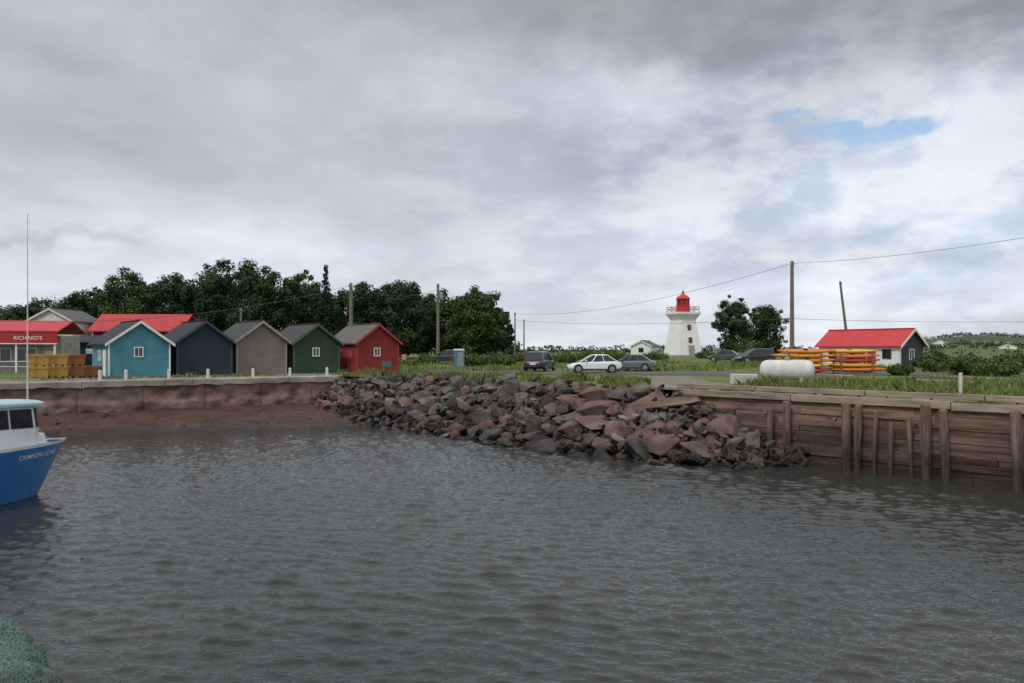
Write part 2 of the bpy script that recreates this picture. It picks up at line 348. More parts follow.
for i in range(nx+1):
    xx=QL*i/nx; joint=.10 if (xx%3.7)<.10 else 0
    for k in range(nz_+1):
        zz=-.3+2.85*k/nz_; ledge=.10*(1-sstep(1.45,1.52,zz)); chip=max(0,noise.noise(Vector((xx*.9,zz*2.2,7)))-.15)*.45
        V.append((xx,.0-ledge-.03*noise.noise(Vector((xx*.5,zz,0)))-.05*noise.noise(Vector((xx*3,zz*5,3)))+joint+chip,zz))
V=np.array(V); i,j=np.meshgrid(np.arange(nx),np.arange(nz_),indexing='ij'); q=(i*(nz_+1)+j).ravel()
npmesh('wall_face',V,np.stack([q,q+nz_+1,q+nz_+2,q+1],1),crib,t)
gravel=M('gravel',(.16,.135,.11),.95,.3,.7,.4,col2=(.25,.215,.18)); asphalt=M('asphalt',(.095,.093,.09),.9,.25,.8,.2)
def sheet(name,pts,z,mat):
    return tag(MB().add([(p[0],p[1],z) for p in pts],[tuple(range(len(pts)))]).build(name,mat),kind='structure')
nL=Vector((-wd_.y,wd_.x))
p=[LWL+nL*.9,LW1+nL*.9,LW1+nL*6+wd_*2,LWL+nL*9]; sheet('quay_apron',p,2.765,gravel)
p=[WR0+Vector((.7,.3)),WR0+Vector((-.4,1.6)),Vector((5.2,45)),Vector((6.5,58)),Vector((13,58)),Vector((11.5,47)),WR0+wu*5+Vector((1.8,1.5)),WR1+Vector((1.4,1.1)),WR1+Vector((.5,.4))]
sheet('wharf_track',p,2.765,gravel)
sheet('road',[(-16,74),(-2,63.5),(26,60),(60,64),(60,71.5),(26,71),(8,72),(-12,80)],2.775,asphalt)
# ---------------------------------------------------------------- wharf (right)
tim=M('wharf_timber',(.11,.054,.038),.8,.5,1.6,.9,col2=(.31,.205,.155),stretch=(.3,1,2.5),island=.4,wet=(.9,2.5))
capw=M('bleached_timber',(.27,.21,.16),.85,.4,1.5,.6,stretch=(.5,3,3),island=.25,col2=(.38,.31,.245)); pilew=M('pile_timber',(.10,.07,.052),.85,.45,2,.8,stretch=(4,4,.4),wet=(.9,2.2),col2=(.24,.18,.14),island=.3)
yw=math.atan2(wu.y,wu.x)
t=thing('timber_wharf','weathered red brown timber wharf face with upright piles, right of the boulders','wharf',(WR0.x,WR0.y,0),yw)
mb=MB()
for k in range(14):
    x=-.5+rnd.uniform(0,1)
    while x<43:
        l=rnd.uniform(1.2,6.5); tl=Matrix.Rotation(rnd.uniform(-.003,.003),3,'Y')
        mb.box((x+l/2,.2+rnd.uniform(-.035,.035),2.36-.232*k+rnd.uniform(-.004,.004)),(l-rnd.uniform(.005,.03),.4,.229),0,tl)
        x+=l
mb.build('timber_face',tim,t,bevel=.01)
MB().box((21,.5,.6),(43,.1,4)).build('backing',earth,t)
mb=MB(); x=-.8
while x<43:
    l=rnd.uniform(3,6.5); mb.box((x+l/2,.16+rnd.uniform(-.03,.03),2.63+rnd.uniform(-.02,.02)),(l-.03,.66,.28),0,Matrix.Rotation(rnd.uniform(-.006,.006),3,'Y')); x+=l
mb.build('edge_beam',capw,t,bevel=.02)
mb=MB(); x=-.8
while x<43:
    l=rnd.uniform(4,7); z=2.93
    mb.box((x+l/2,.28,z),(l-.06,.26,.2),0,Matrix.Rotation(rnd.uniform(-.006,.006),3,'Y'))
    for q in(.12,.5,.88): mb.box((x+l*q,.28,2.80),(.6,.24,.055))
    x+=l
mb.build('curb_rail',capw,t,bevel=.02)
for px,rad,zt_ in((776,.13,2.2),(792,.16,2.5),(850,.18,2.55),(864,.14,2.5),(881,.08,2.3),(896,.10,1.9),(911,.085,2.15),(930,.19,2.65),(948,.16,2.5),(1019,.19,2.6),(1060,.18,2.5),(1120,.18,2.5)):
    k=(px-512)/F; s=(37*k-8.1)/(.63+.777*k)
    lx=rnd.uniform(-.06,.06); tp=rnd.uniform(-.16,.16); mb=MB()
    mb.loft([[(s+lx+tp*(1-z/2.5)+q*rad*(1+.14*noise.noise(Vector((a_,z*2,px))))*math.cos(a_),-rad-.19+rad*q*(1+.14*noise.noise(Vector((a_,z*2,px))))*math.sin(a_),z) for a_ in[2*math.pi*i/10 for i in range(10)]] for q,z in((1.05,-1.2),(1,0),(.82,.5),(.9,.9),(1.0,1.5),(.93,zt_-.05),(.7,zt_+.03*rnd.random()))])
    mb.build('pile',pilew,t,smooth=False)
for x in np.arange(1,42,3.1): MB().tube((x,.02,1.9+rnd.uniform(-.3,.3)),(x,-.10,1.9),.05,.05,6).build('bolt',steel,t)
# ---------------------------------------------------------------- grass
gb=M('grass_blades',(.12,.17,.045),.8,.3,.35,island=.4,col2=(.23,.27,.085),spec=.2); gb2=M('dry_grass_blades',(.15,.16,.06),.85,.3,.5,island=.35,col2=(.24,.23,.11),spec=.2)
def grass(name,P,h0,h1,mat,label,wd=.035):
    P=np.array(P); n=len(P); h=nr.uniform(h0,h1,n)*(.55+.75*nr.random(n)); hn=np.array([noise.noise(Vector((x*.3,y*.3,4))) for x,y in P]); h*=np.clip(1+1.1*hn,.35,1.8)
    a=nr.uniform(0,6.28,n); ln=nr.normal(0,.25,(n,2))*h[:,None]; wdt=nr.uniform(.6,1.5,n)*wd
    d=np.stack([np.cos(a)*wdt,np.sin(a)*wdt,np.zeros(n)],1)
    z=np.array([H(x,y) for x,y in P])-.03; B=np.column_stack([P,z]); T=B+np.column_stack([ln,h]); Mid=B+np.column_stack([ln*.35,h*.6])
    V=np.stack([B-d,B+d,Mid+d*.75,T,Mid-d*.75],1).reshape(-1,3); q=np.arange(n)*5
    Fq=np.stack([q,q+1,q+2,q+3,q+4],1)
    return tag(npmesh(name,V,Fq,mat),label,'grass',kind='stuff')
P=[]
while len(P)<15000:
    px=rnd.uniform(338,650); r=rayhit(land,azp(px))+rnd.random()**1.2*8-.1
    x=r*math.sin(azp(px)); y=r*math.cos(azp(px))
    if noise.noise(Vector((x*.35,y*.35,1)))+.1>rnd.random()*.5: P.append((x,y))
grass('long_grass',P,.14,.42,gb,'long green grass along the top of the boulders')
P=[]
k0=Vector((.777,.63))
while len(P)<36000:
    s=rnd.uniform(1,26); o=rnd.uniform(1.7,20); q=WR0+wu*s+k0*o
    if q.y>58 or (q.x<11.2 and q.y>38): continue
    if noise.noise(Vector((q.x*.3,q.y*.3,5)))+.3>rnd.random()*.75: P.append((q.x,q.y))
grass('meadow_grass',P,.15,.45,gb,'rough green grass on the bank behind the wharf')
P=[]
while len(P)<8000:
    s=rnd.uniform(0,26); o=.7+rnd.random()**2*2.6; q=WR0+wu*s+k0*o
    if noise.noise(Vector((q.x*.5,q.y*.5,9)))>-.05: P.append((q.x,q.y))
grass('dry_grass',P,.1,.3,gb2,'dry tufts of grass growing along the wharf edge')
P=[]
while len(P)<9000:
    x=rnd.uniform(-14,60); y=rnd.uniform(73,100)
    if noise.noise(Vector((x*.2,y*.2,5)))+.2>rnd.random()*.8: P.append((x,y))
grass('field_grass',P,.2,.45,gb,'low field grass behind the road',.07)
P=[]
while len(P)<3000:
    s=rnd.uniform(30,67+20); o=rnd.uniform(2.6,6.5)**1.0; q=LWL+wd_*s+nL*o
    if noise.noise(Vector((q.x*.4,q.y*.4,2)))>.05: P.append((q.x,q.y))
grass('quay_weeds',P,.08,.25,gb2,'thin weeds growing on the quay in front of the sheds',.04)
# ---------------------------------------------------------------- trees
bark=M('bark',(.06,.05,.042),.9,.3,3,.4)
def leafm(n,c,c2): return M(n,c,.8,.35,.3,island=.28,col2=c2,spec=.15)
lf=[leafm('leaves_dark',(.022,.042,.016),(.050,.084,.028)),leafm('leaves_mid',(.034,.06,.019),(.074,.115,.036)),leafm('leaves_conifer',(.014,.026,.016),(.03,.048,.026)),leafm('leaves_shrub',(.045,.08,.022),(.10,.145,.04))]
def leaves(cl,n,size):
    cl=np.array(cl); wgt=cl[:,3]**2; idx=nr.choice(len(cl),n,p=wgt/wgt.sum()); d=nr.normal(size=(n,3)); d/=np.linalg.norm(d,axis=1)[:,None]
    P=cl[idx,:3]+d*(cl[idx,3]*nr.uniform(.4,1.12,n))[:,None]*np.array([1,1,.8])
    nrm=d*1.1+nr.normal(size=(n,3))*.4+np.array([0,0,.3]); nrm/=np.linalg.norm(nrm,axis=1)[:,None]
    a=np.cross(nrm,nr.normal(size=(n,3))); a/=np.linalg.norm(a,axis=1)[:,None]; b=np.cross(nrm,a)
    s=(size*nr.uniform(.5,1.4,n))[:,None]; V=np.stack([P-a*s*.5,P-b*s*.32,P+a*s*.5,P+b*s*.32],1).reshape(-1,3)
    q=np.arange(n)*4; return V,np.stack([q,q+1,q+2,q+3],1)
def tree(name,x,y,h,hw,mat,label,cat='tree',group=None,n=6000,size=.42,base=.12,conifer=False,clumps=60):
    g=H(x,y); root=thing(name,label,cat,(x,y,g-.05),rnd.uniform(0,6),group)
    mb=MB(); cl=[]
    if conifer:
        mb.tube((0,0,0),(0,0,h*.97),.22,.03,8)
        for k in range(110):
            t=(k/110)**1.15; rr=hw*(1-t)*rnd.uniform(.2,.75); a=k*2.4; cl.append((rr*math.cos(a),rr*math.sin(a),h*(base+(.98-base)*t),max(.3,hw*.42*(1-t)+.1)))
            if k%4==0: mb.tube((0,0,cl[-1][2]),cl[-1][:3],.05,.02,5)
    else:
        lx=rnd.uniform(-.3,.3); tr=h*.022
        mb.tube((0,0,0),(lx,0,h*.3),tr*1.3,tr,8); mb.tube((lx,0,h*.3),(lx*.5,.2,h*.72),tr,tr*.3,8)
        cz=h*(base+1)/2; rz=h*(1-base)/2
        sd_=rnd.uniform(0,99)
        while len(cl)<clumps:
            v=Vector((rnd.uniform(-1,1),rnd.uniform(-1,1),rnd.uniform(-1,1)))
            if v.length>1 or v.length<.45: continue
            rad=rnd.uniform(.16,.34)*hw
            if rnd.random()<.4: rad*=.6; v=v.normalized()*rnd.uniform(.88,1.03)
            sc=(1-.12*max(0,v.z))*(1+.22*noise.noise(v*1.6+Vector((sd_,y,0))))
            c=(v.x*(hw-rad*.6)*sc,v.y*(hw-rad*.6)*sc,max(rad*.6,cz+v.z*(rz-rad*.8)),rad); cl.append(c)
        for u in(-.5,0,.45): cl.append((0,0,cz+u*rz,.52*hw))
        for c in cl[::4]: 
            s=Vector((lx*.8,0,max(h*.22,c[2]*rnd.uniform(.5,.75)))); mb.tube(s,c[:3],tr*.4,tr*.1,5)
    mb.build('trunk',bark,root)
    V,Fq=leaves(cl,n,size); npmesh('crown',V,Fq,mat,root)
    return root
def zt(py,D): return CAMZ+(HY-py)/F*D
T=[(8,303,34,140,1,'low rounded tree at the far left, behind the red roofed restaurant'),
(52,293,34,132,1,'low broad tree rising above the grey ridge of the restaurant'),(88,285,32,126,0,'dark tree above the second red roof, left of the tallest row'),
(128,264,35,118,1,'tall bushy tree directly behind the blue shed'),(176,268,30,121,0,'dark tree standing behind the navy shed'),
(216,254,35,115,0,'tallest dark tree, left one of the central pair behind the navy and taupe sheds'),(254,254,36,113,0,'wide dark tree, right one of the central tallest pair'),
(300,265,27,118,1,'narrower leafy tree behind the green shed, left of the pointed conifer'),
(363,278,34,116,0,'dark tree behind the red shed roof'),(400,275,34,114,0,'broad dark tree between the two nearer utility poles'),
(442,288,30,119,1,'mid green tree directly behind the second utility pole'),(478,283,33,113,1,'rounded tree near the right end of the tall tree row'),(497,298,17,117,0,'smallest dark tree closing the right end of the tree row')]
for px,ty,hwp,D,m,lab in T:
    x=at(px,D); tree('leafy_tree',x,D,zt(ty,D)-H(x,D),hwp/F*D,lf[m],lab,group='trees behind the sheds',n=14000,size=.38,base=.0)
x=at(326,111); tree('conifer_tree',x,111,zt(263,111)-H(x,111),2.6,lf[2],'narrow pointed dark conifer behind the green shed',n=6500,size=.36,conifer=True)
for px,ty,lab in ((275,272,'dark filler tree seen between the wide tree and the leafy tree behind the green shed'),(152,278,'darker tree in the gap right of the bushy tree behind the blue shed'),(340,282,'dark tree just right of the pointed conifer'),(197,274,'dark lower tree in the gap above the navy shed roof'),(422,286,'dark lower tree just left of the second utility pole'),
    (108,282,'dark low tree above the right half of the second red roof'),(235,266,'dark tree filling the gap between the two tallest trees'),(318,284,'dark low tree around the foot of the pointed conifer'),(382,284,'dark low tree between the red shed and the broad dark tree'),(460,292,'dark low tree just right of the second utility pole'),(70,298,'dark low tree above the right end of the restaurant roof'),(30,302,'dark low tree in the gap between the two leftmost trees')):
    D=127; x=at(px,D); tree('leafy_tree',x,D,zt(ty,D)-H(x,D),27/F*D,lf[0],lab,group='trees behind the sheds',n=7500,size=.44,base=.0)
for px,ty,hwp,lab in((731,292,20,'taller narrower tree just right of the lighthouse'),(764,303,25,'shorter round tree behind the parked black car, right of the lighthouse')):
    D=138; x=at(px,D); tree('leafy_tree',x,D,zt(ty,D)-H(x,D),hwp/F*D,lf[0],lab,group='pair of trees by the lighthouse',n=10000,base=.0,size=.38)
def shrub(px,D,hwp,ty,lab,mat=3,n=2200,size=.24):
    x=at(px,D); h=zt(ty,D)-H(x,D); tree('shrub',x,D,h,hwp/F*D,lf[mat],lab,'shrub','shrubs along the shore road',n=n,size=size,base=.0,clumps=26)
for a in((470,88,20,354,'dark green shrub right of the blue toilet cabin'),(498,92,24,355,'wide low shrub under the right end of the tree row'),(425,96,18,357,'low shrub beneath the second utility pole'),
    (566,100,18,354,'shrub left of the white parked car, behind it'),(590,110,20,352,'rounded shrub behind the white parked car'),(612,112,20,352,'shrub between the white car and the distant white house'),
    (655,112,17,354,'shrub left of the lighthouse base'),(706,120,14,352,'small shrub right of the lighthouse base'),(525,105,18,355,'low shrub behind the dark purple car'),
    (748,134,20,336,'bushy undergrowth between the pair of trees right of the lighthouse'),
    (935,70,24,349,'tall green shrub just right of the red roofed hut'),(965,62,30,354,'wide green shrub in the meadow right of the hut'),(1005,58,36,358,'broad green shrub at the right edge of the meadow'),(1018,75,26,353,'far green shrub at the right edge, behind the broad one'),
    (900,60,12,364,'small green shrub under the gable of the hut'),(400,90,16,360,'low bush beside the red shed')):
    shrub(*a)
cl=[]
for px in np.arange(500,1080,2.2):
    D=430+60*noise.noise(Vector((px*.02,0,0))); x=at(px,D)
    if noise.noise(Vector((px*.03,3,0)))>-.25: cl.append((x,D,H(x,D)+rnd.uniform(.5,3.2),rnd.uniform(1.2,2.4)))
for px in np.arange(850,1100,1.4):
    D=800; x=at(px,D); cl.append((x,D,H(x,D)+rnd.uniform(0,3),rnd.uniform(1.5,3.5)))
for px in np.arange(-60,520,2): 
    D=230; x=at(px,D); cl.append((x,D,H(x,D)+rnd.uniform(.5,4),rnd.uniform(1.5,2.5)))
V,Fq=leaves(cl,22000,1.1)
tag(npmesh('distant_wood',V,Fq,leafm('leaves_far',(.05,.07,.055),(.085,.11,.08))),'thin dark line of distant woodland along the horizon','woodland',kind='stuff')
# ---------------------------------------------------------------- sheds
roofd=[M('roof_black',(.03,.032,.036),.8,.35,3,.3),M('roof_charcoal',(.05,.052,.056),.8,.35,3,.3),M('roof_grey',(.12,.115,.11),.85,.3,3,.3)]
def window(root,c,w_,h_,frame_m,axis='y',s=-1,mull=True):
    f=MB(); t=.07; d=.06
    def bx(mb,u,v,du,dv,dep,off):
        if axis=='y': mb.box((c[0]+u,c[1]+s*off,c[2]+v),(du,dep,dv))
        else: mb.box((c[0]+s*off,c[1]+u,c[2]+v),(dep,du,dv))
    bx(f,0,h_/2+t/2,w_+2*t,t,d,d/2); bx(f,0,-h_/2-t/2,w_+2*t,t,d,d/2); bx(f,-w_/2-t/2,0,t,h_,d,d/2); bx(f,w_/2+t/2,0,t,h_,d,d/2)
    if mull: bx(f,0,0,.04,h_,.04,.035)
    wn=f.build('window',frame_m,root); g=MB(); bx(g,0,0,w_,h_,.02,.01); g.build('pane',glass,wn)
    return wn
def gable(root,w_,d_,eave,peak,wallm,roofm,trimm,ov=.25,thick=.12,found=None):
    mb=MB(); mb.loft([[(-w_/2,y,-.3),(w_/2,y,-.3),(w_/2,y,eave),(0,y,peak),(-w_/2,y,eave)] for y in(0,d_)]); mb.build('wall',wallm,root)
    r=MB(); sl=(peak-eave)/(w_/2)
    for s in(-1,1):
        x0,x1=0,s*(w_/2+ov); z0,z1=peak+.02,peak-sl*(w_/2+ov)+.02
        r.loft([[(x0,y,z0),(x1,y,z1),(x1,y,z1+thick),(x0,y,z0+thick)] for y in(-ov,d_+ov)])
    r.box((0,d_/2,peak+thick+.03),(.25,d_+2*ov,.05)); rf=r.build('roof',roofm,root)
    tr=MB()
    for s in(-1,1):
        x1=s*(w_/2+ov); z1=peak-sl*(w_/2+ov)+.02
        tr.loft([[(0,y,peak-.1),(x1,y,z1-.1),(x1,y,z1+thick*.9),(0,y,peak+thick*.9)] for y in(-ov-.04,-ov-.003)])
        tr.box((s*(w_/2-.03),-.015,eave/2-.1),(.12,.03,eave+.1))
    tr.build('trim',trimm,root)
def siding(n,c): return M(n,c,.8,.25,.9,bands=('Z',2.1,.45))
S=[(140,58.,(.085,.275,.345),0,'bright blue','white',True,4.15,'small bright blue gabled shed with white trim, first of the shed row'),
(205,61.2,(.020,.042,.062),0,'navy','navy',False,4.1,'dark navy gabled shed between the blue and the taupe shed'),
(262,64.4,(.23,.19,.17),1,'taupe','taupe',False,4.1,'plain taupe gabled shed in the middle of the row'),
(317,67.3,(.035,.072,.040),1,'green','green',True,4.1,'dark green gabled shed with small window, between taupe and red sheds'),
(378,70.2,(.25,.032,.03),2,'red','red',True,4.1,'red gabled shed with grey roof and white window, last of the row')]
for px,D,c,ri,nm,tr,win,ww,lab in S:
    x=at(px,D); z=H(x,D); t=thing('shed',lab,'shed',(x,D,z),yawL,'row of coloured waterfront sheds')
    m=siding('siding_'+nm,c); tm=white if tr=='white' else M('trim_'+nm,tuple(min(1,q*1.5+.01) for q in c),.7)
    pk=zt(322 if px<300 else 325,D)-z; gable(t,ww,5.4,pk-1.5,pk,m,roofd[ri],tm,ov=.28)
    if win: window(t,(.1 if nm=='blue' else -.1,0,1.75),.5,.6,white)
    window(t,(-ww/2,2.8,1.5),.6,.6,tm,'x',-1)
    d=MB(); d.box((-ww/2-.02,1.2,.95),(.04,.85,1.9)); dd=d.build('door',tm,t); MB().box((-ww/2-.07,1.5,.95),(.06,.04,.12)).build('handle',steel,dd)
bpx=[(100,'left of the blue shed'),(126,'in front of the blue shed'),(169,'between the blue and navy sheds'),(208,'in front of the navy shed'),(253,'in front of the taupe shed'),(290,'left of the green shed'),(327,'between the green and red sheds')]
for px,l in bpx:
    az=azp(px); r=rayhit(land,az)+1.0; o=thing('quay_post','short white post on the quay edge '+l,'post',(r*math.sin(az),r*math.cos(az),2.75),0,'white posts along the quay')
    MB().lathe([(.10,0),(.10,.56),(.08,.62),(.04,.64)],12).build('post',offwhite,o); MB().lathe([(.2,0),(.2,.03)],12).build('base_plate',steel,o)
# ---------------------------------------------------------------- restaurant (left)
D=70; x=at(26,D); t=thing('restaurant','red roofed waterfront restaurant with white lettering, at the far left','restaurant',(x,D,2.75),R(12))
UP=.5; XE=3.0
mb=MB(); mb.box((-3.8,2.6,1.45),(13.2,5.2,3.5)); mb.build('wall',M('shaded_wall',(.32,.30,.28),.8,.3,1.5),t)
mb=MB(); mb.loft([[(xx,-1.4,2.95+UP),(xx,2.6,3.95+UP),(xx,2.6,4.07+UP),(xx,-1.4,3.07+UP)] for xx in(-11,XE)]); mb.loft([[(xx,6.2,2.9+UP),(xx,2.6,3.95+UP),(xx,2.6,4.07+UP),(xx,6.2,3.02+UP)] for xx in(-11,XE)]); mb.build('roof',redroof,t)
mb=MB(); mb.box((-4,-1.43,2.45+UP),(13.9,.06,.9)); fa=mb.build('fascia',M('fascia_red',(.36,.025,.03),.6,.2,1.5),t)
MB().box((-4,-1.45,1.96+UP),(13.9,.1,.08)).build('fascia_trim',white,t)
mb=MB()
for xx in(-9.8,-6.6,-3.4,-.3,2.7): mb.box((xx,-1.3,1.2),(.14,.14,2.5))
mb.box((-4,-1.3,.95),(13.6,.06,.06)); mb.box((-4,-1.3,.5),(13.6,.05,.05)); mb.build('porch_frame',white,t)
for xx in(-8,-5,-2,.0): window(t,(xx,0,1.5),1.6,1.1,white)
MB().box((1.9,-.02,.9),(.8,.05,1.9)).build('door',offwhite,t)
def text(s,size,name,mat,parent=None,off=0):
    cu=bpy.data.curves.new(name,'FONT'); cu.body=s; cu.size=size; cu.extrude=.008; cu.offset=off; o=bpy.data.objects.new(name,cu); C.objects.link(o)
    bpy.context.view_layer.update(); me=bpy.data.meshes.new_from_object(o.evaluated_get(bpy.context.evaluated_depsgraph_get())); bpy.data.objects.remove(o)
    me.materials.clear(); me.materials.append(mat); o=bpy.data.objects.new(name,me); C.objects.link(o); o.parent=parent; return o
tx=text("RICHARD'S",.45,'sign_lettering',white,t); tx.rotation_euler=(R(90),0,0); tx.location=(-.45,-1.475,2.3+UP)
D=84; x=at(50,D); o=thing('grey_gabled_building','grey gabled roof showing above the red restaurant roof','building',(x,D,H(x,D)),R(0)); gable(o,4.6,6,zt(321,D)-H(x,D),zt(309,D)-H(x,D),offwhite,roofd[2],offwhite)
D=86; x=at(136,D); z=H(x,D); t=thing('red_roofed_building','long red metal roofed building behind the blue and navy sheds','building',(x,D,z),R(3))
ez=zt(331,D)-z; rz=zt(314,D)-z
MB().box((0,3,ez/2-.1),(9.2,6,ez+.1)).build('wall',M('dark_red_siding',(.16,.03,.03),.75,.2,1,bands=('Z',2,.3)),t)
mb=MB()
for y0,y1 in((-.5,3),(6.5,3)): mb.loft([[(xx,y0,ez-.1),(xx,y1,rz),(xx,y1,rz+.12),(xx,y0,ez+.02)] for xx in(-4.9,4.9)])
mb.build('roof',redroof2,t)
for xx in(-4.0,-2.4): window(t,(xx,0,ez-1.1),.9,1.,white)
MB().tube((-4.4,-.3,0),(-4.4,-.3,ez),.06,.06).build('downpipe',white,t)
D=78; x=at(98,D); o=thing('lean_to','low dark blue lean-to with small white panel, left behind the blue shed','building',(x,D,H(x,D)),R(20))
MB().box((0,1.5,1.2),(3.2,3,2.8)).build('wall',siding('lean_siding',(.03,.05,.09)),o)
MB().loft([[(xx,-.3,2.6),(xx,3.2,3.3),(xx,3.2,3.4),(xx,-.3,2.7)] for xx in(-1.9,1.9)]).build('roof',roofd[0],o); MB().box((-.6,-.03,1.8),(.9,.05,.5)).build('panel',white,o)
def fishbin(mat,lid):
    t=thing('fish_bin','x','bin')
    mb=MB(); mb.loft([[(-a,-b,z),(a,-b,z),(a,b,z),(-a,b,z)] for a,b,z in((.54,.46,.1),(.6,.52,.62),(.63,.55,.62),(.63,.55,.7))]); mb.build('tub',mat,t,bevel=.03)
    mb=MB(); 
    for xx in(-.42,0,.42): mb.box((xx,0,.05),(.16,.9,.1))
    mb.build('skid',mat,t)
    if lid: MB().box((0,0,.745),(1.28,1.12,.085)).build('lid',mat,t,bevel=.02)
    return t
ym=M('ochre_plastic',(.44,.28,.06),.7,.35,2); om=M('rust_plastic',(.29,.115,.04),.7,.35,2)
first={}
for k,(px,D,lev,col,lab) in enumerate(((38,52.5,0,'y','ochre yellow fish bin, bottom left of the yellow stack'),(38,52.5,1,'y','ochre yellow fish bin, top left of the yellow stack'),(57,53.5,0,'y','ochre yellow fish bin, bottom right of the yellow stack'),(57,53.5,1,'y','ochre yellow fish bin, top right of the yellow stack'),
    (74,54.5,0,'o','rust orange fish bin, bottom left of the orange stack'),(74,54.5,1,'o','rust orange fish bin, top left of the orange stack'),(91,55.6,0,'o','rust orange fish bin standing alone beside the blue shed'))):
    if col not in first: o=first[col]=fishbin(ym if col=='y' else om,True)
    else: o=copy_tree(first[col])
    o.location=(at(px,D),D,2.766+lev*.79); o.rotation_euler=(0,0,yawL+rnd.uniform(-.08,.08)); tag(o,lab,'bin','stacked fish bins on the quay')
# ---------------------------------------------------------------- utility poles and wires
def pole(px,D,ty,lab,lean=0,tr=False,r=.15):
    x=at(px,D); z=H(x,D); h=zt(ty,D)-z; t=thing('utility_pole',lab,'utility pole',(x,D,z-.1),R(rnd.uniform(-8,8)),'wooden utility poles'); t.rotation_euler[1]=lean
    MB().tube((0,0,0),(0,0,h),r*1.15,r*.75,10).build('pole',woodpole,t)
    for xx in(-.12,.12): MB().lathe([(.03,0),(.06,.05),(.05,.12),(.07,.16),(.03,.22)],8,(xx,-.16,h-.35)).build('insulator',steel,t)
    MB().box((0,-.12,h-.36),(.34,.12,.06)).build('bracket',steel,t)
    if tr: MB().lathe([(.2,0),(.24,.05),(.24,.75),(.15,.85)],12,(.38,-.1,h-1.9)).build('transformer',steel,t)
    return Vector((x+math.sin(lean)*h,D,z+h))
A=pole(351,74,282,'utility pole rising between the green and red sheds',r=.19)
B=pole(438,100,283,'utility pole with transformer in front of the tree row',tr=True,r=.2)
Cc=pole(515,150,312,'left one of two slim distant utility poles beside the tree row',r=.15)
Dd=pole(524,160,319,'right one of two slim distant utility poles beside the tree row',r=.15)
E=pole(792,74,260,'tall utility pole standing left of the kayak racks',r=.2)
G=pole(850,104,280,'leaning utility pole behind the red roofed hut',lean=R(-7),r=.18)
I=pole(241,100,307,'short utility pole showing above the taupe shed')
wirem=M('wire',(.10,.10,.11),.6)
def wire(a,b,sag,lab,r=.016):
    a=Vector(a);b=Vector(b); pts=[a.lerp(b,i/24)-Vector((0,0,sag*4*(i/24)*(1-i/24))) for i in range(25)]
    tag(MB().path(pts,r,5).build('overhead_wire',wirem),lab,'wire','overhead wires')
off=Vector((at(1150,46),46,zt(215,46)))
wire(E-Vector((0,0,.3)),off,.5,'overhead wire from the tall pole out of frame to the right')
wire(E-Vector((0,0,.3)),Cc-Vector((0,0,.3)),1.6,'upper wire between the tall pole and the distant slim poles',.02)
wire(E-Vector((0,0,5.4)),Cc-Vector((0,0,1.5)),.6,'lower wire between the tall pole and the distant slim poles',.02)
wire(E-Vector((0,0,5.4)),Vector((at(1140,80),80,zt(319,80))),.3,'lower wire from the tall pole out of frame to the right')
wire(B-Vector((0,0,.3)),Cc-Vector((0,0,.5)),1.2,'wire from the transformer pole to the slim poles')
wire(A-Vector((0,0,.3)),B-Vector((0,0,.8)),.9,'wire between the red shed pole and the transformer pole')
wire(A-Vector((0,0,.3)),(at(-60,60),60,zt(318,60)),1.4,'wire running left over the shed roofs')
# ---------------------------------------------------------------- lighthouse
D=127; x=at(683,D); z=H(x,D); t=thing('lighthouse','white tapering lighthouse with bright red lantern room','lighthouse',(x,D,z),R(24))
def frus(lv): return [[(-a,-a,h),(a,-a,h),(a,a,h),(-a,a,h)] for a,h in lv]
lw=M('lighthouse_white',(.80,.80,.78),.55,.08,1.2,bands=('Z',1.6,.12))
MB().loft(frus(((2.3,-.3),(1.38,5.9)))).build('tower',lw,t)
MB().loft(frus(((2.42,-.3),(2.40,.35),(2.3,.4)))).build('foundation',M('grey_foundation',(.3,.3,.29),.9),t)
MB().loft(frus(((1.39,5.8),(1.45,6.0),(1.9,6.75),(2.0,6.8),(2.0,7.1)))).build('cornice',white,t)
mb=MB(); q=1.8*1.414
for i in range(4):
    a=R(45+90*i); b=R(135+90*i); p=Vector((q*math.cos(a),q*math.sin(a),0)); r_=Vector((q*math.cos(b),q*math.sin(b),0))
    for z0 in(7.55,7.95): mb.tube((p.x,p.y,z0),(r_.x,r_.y,z0),.03,.03,6)
    for k in range(3):
        u=p.lerp(r_,k/3); v=p.lerp(r_,(k+1)/3); mb.tube((u.x,u.y,7.1),(u.x,u.y,8.0),.035,.035,6)
        mb.tube((u.x,u.y,7.2),(v.x,v.y,7.9),.022,.022,5); mb.tube((u.x,u.y,7.9),(v.x,v.y,7.2),.022,.022,5)
mb.build('railing',redpaint,t)
MB().lathe([(1.05,7.1),(1.05,8.2),(1.12,8.2),(1.12,8.3)],8).build('lantern_base',redpaint,t)
MB().lathe([(.92,8.3),(.92,9.2)],8).build('lantern_glass',M('lantern_glass',(.12,.03,.03),.2,.3,2),t)
mb=MB()
for i in range(8): a=R(45*i); mb.tube((.94*math.cos(a),.94*math.sin(a),8.25),(.94*math.cos(a),.94*math.sin(a),9.25),.08,.08,5)
mb.build('glazing_bar',redpaint,t)
MB().lathe([(1.16,9.17),(1.16,9.25),(.95,9.5),(.6,9.8),(.25,10.0),(.12,10.1),(.2,10.25),(.2,10.37),(.05,10.5),(.03,10.9)],8).build('lantern_roof',redpaint,t)
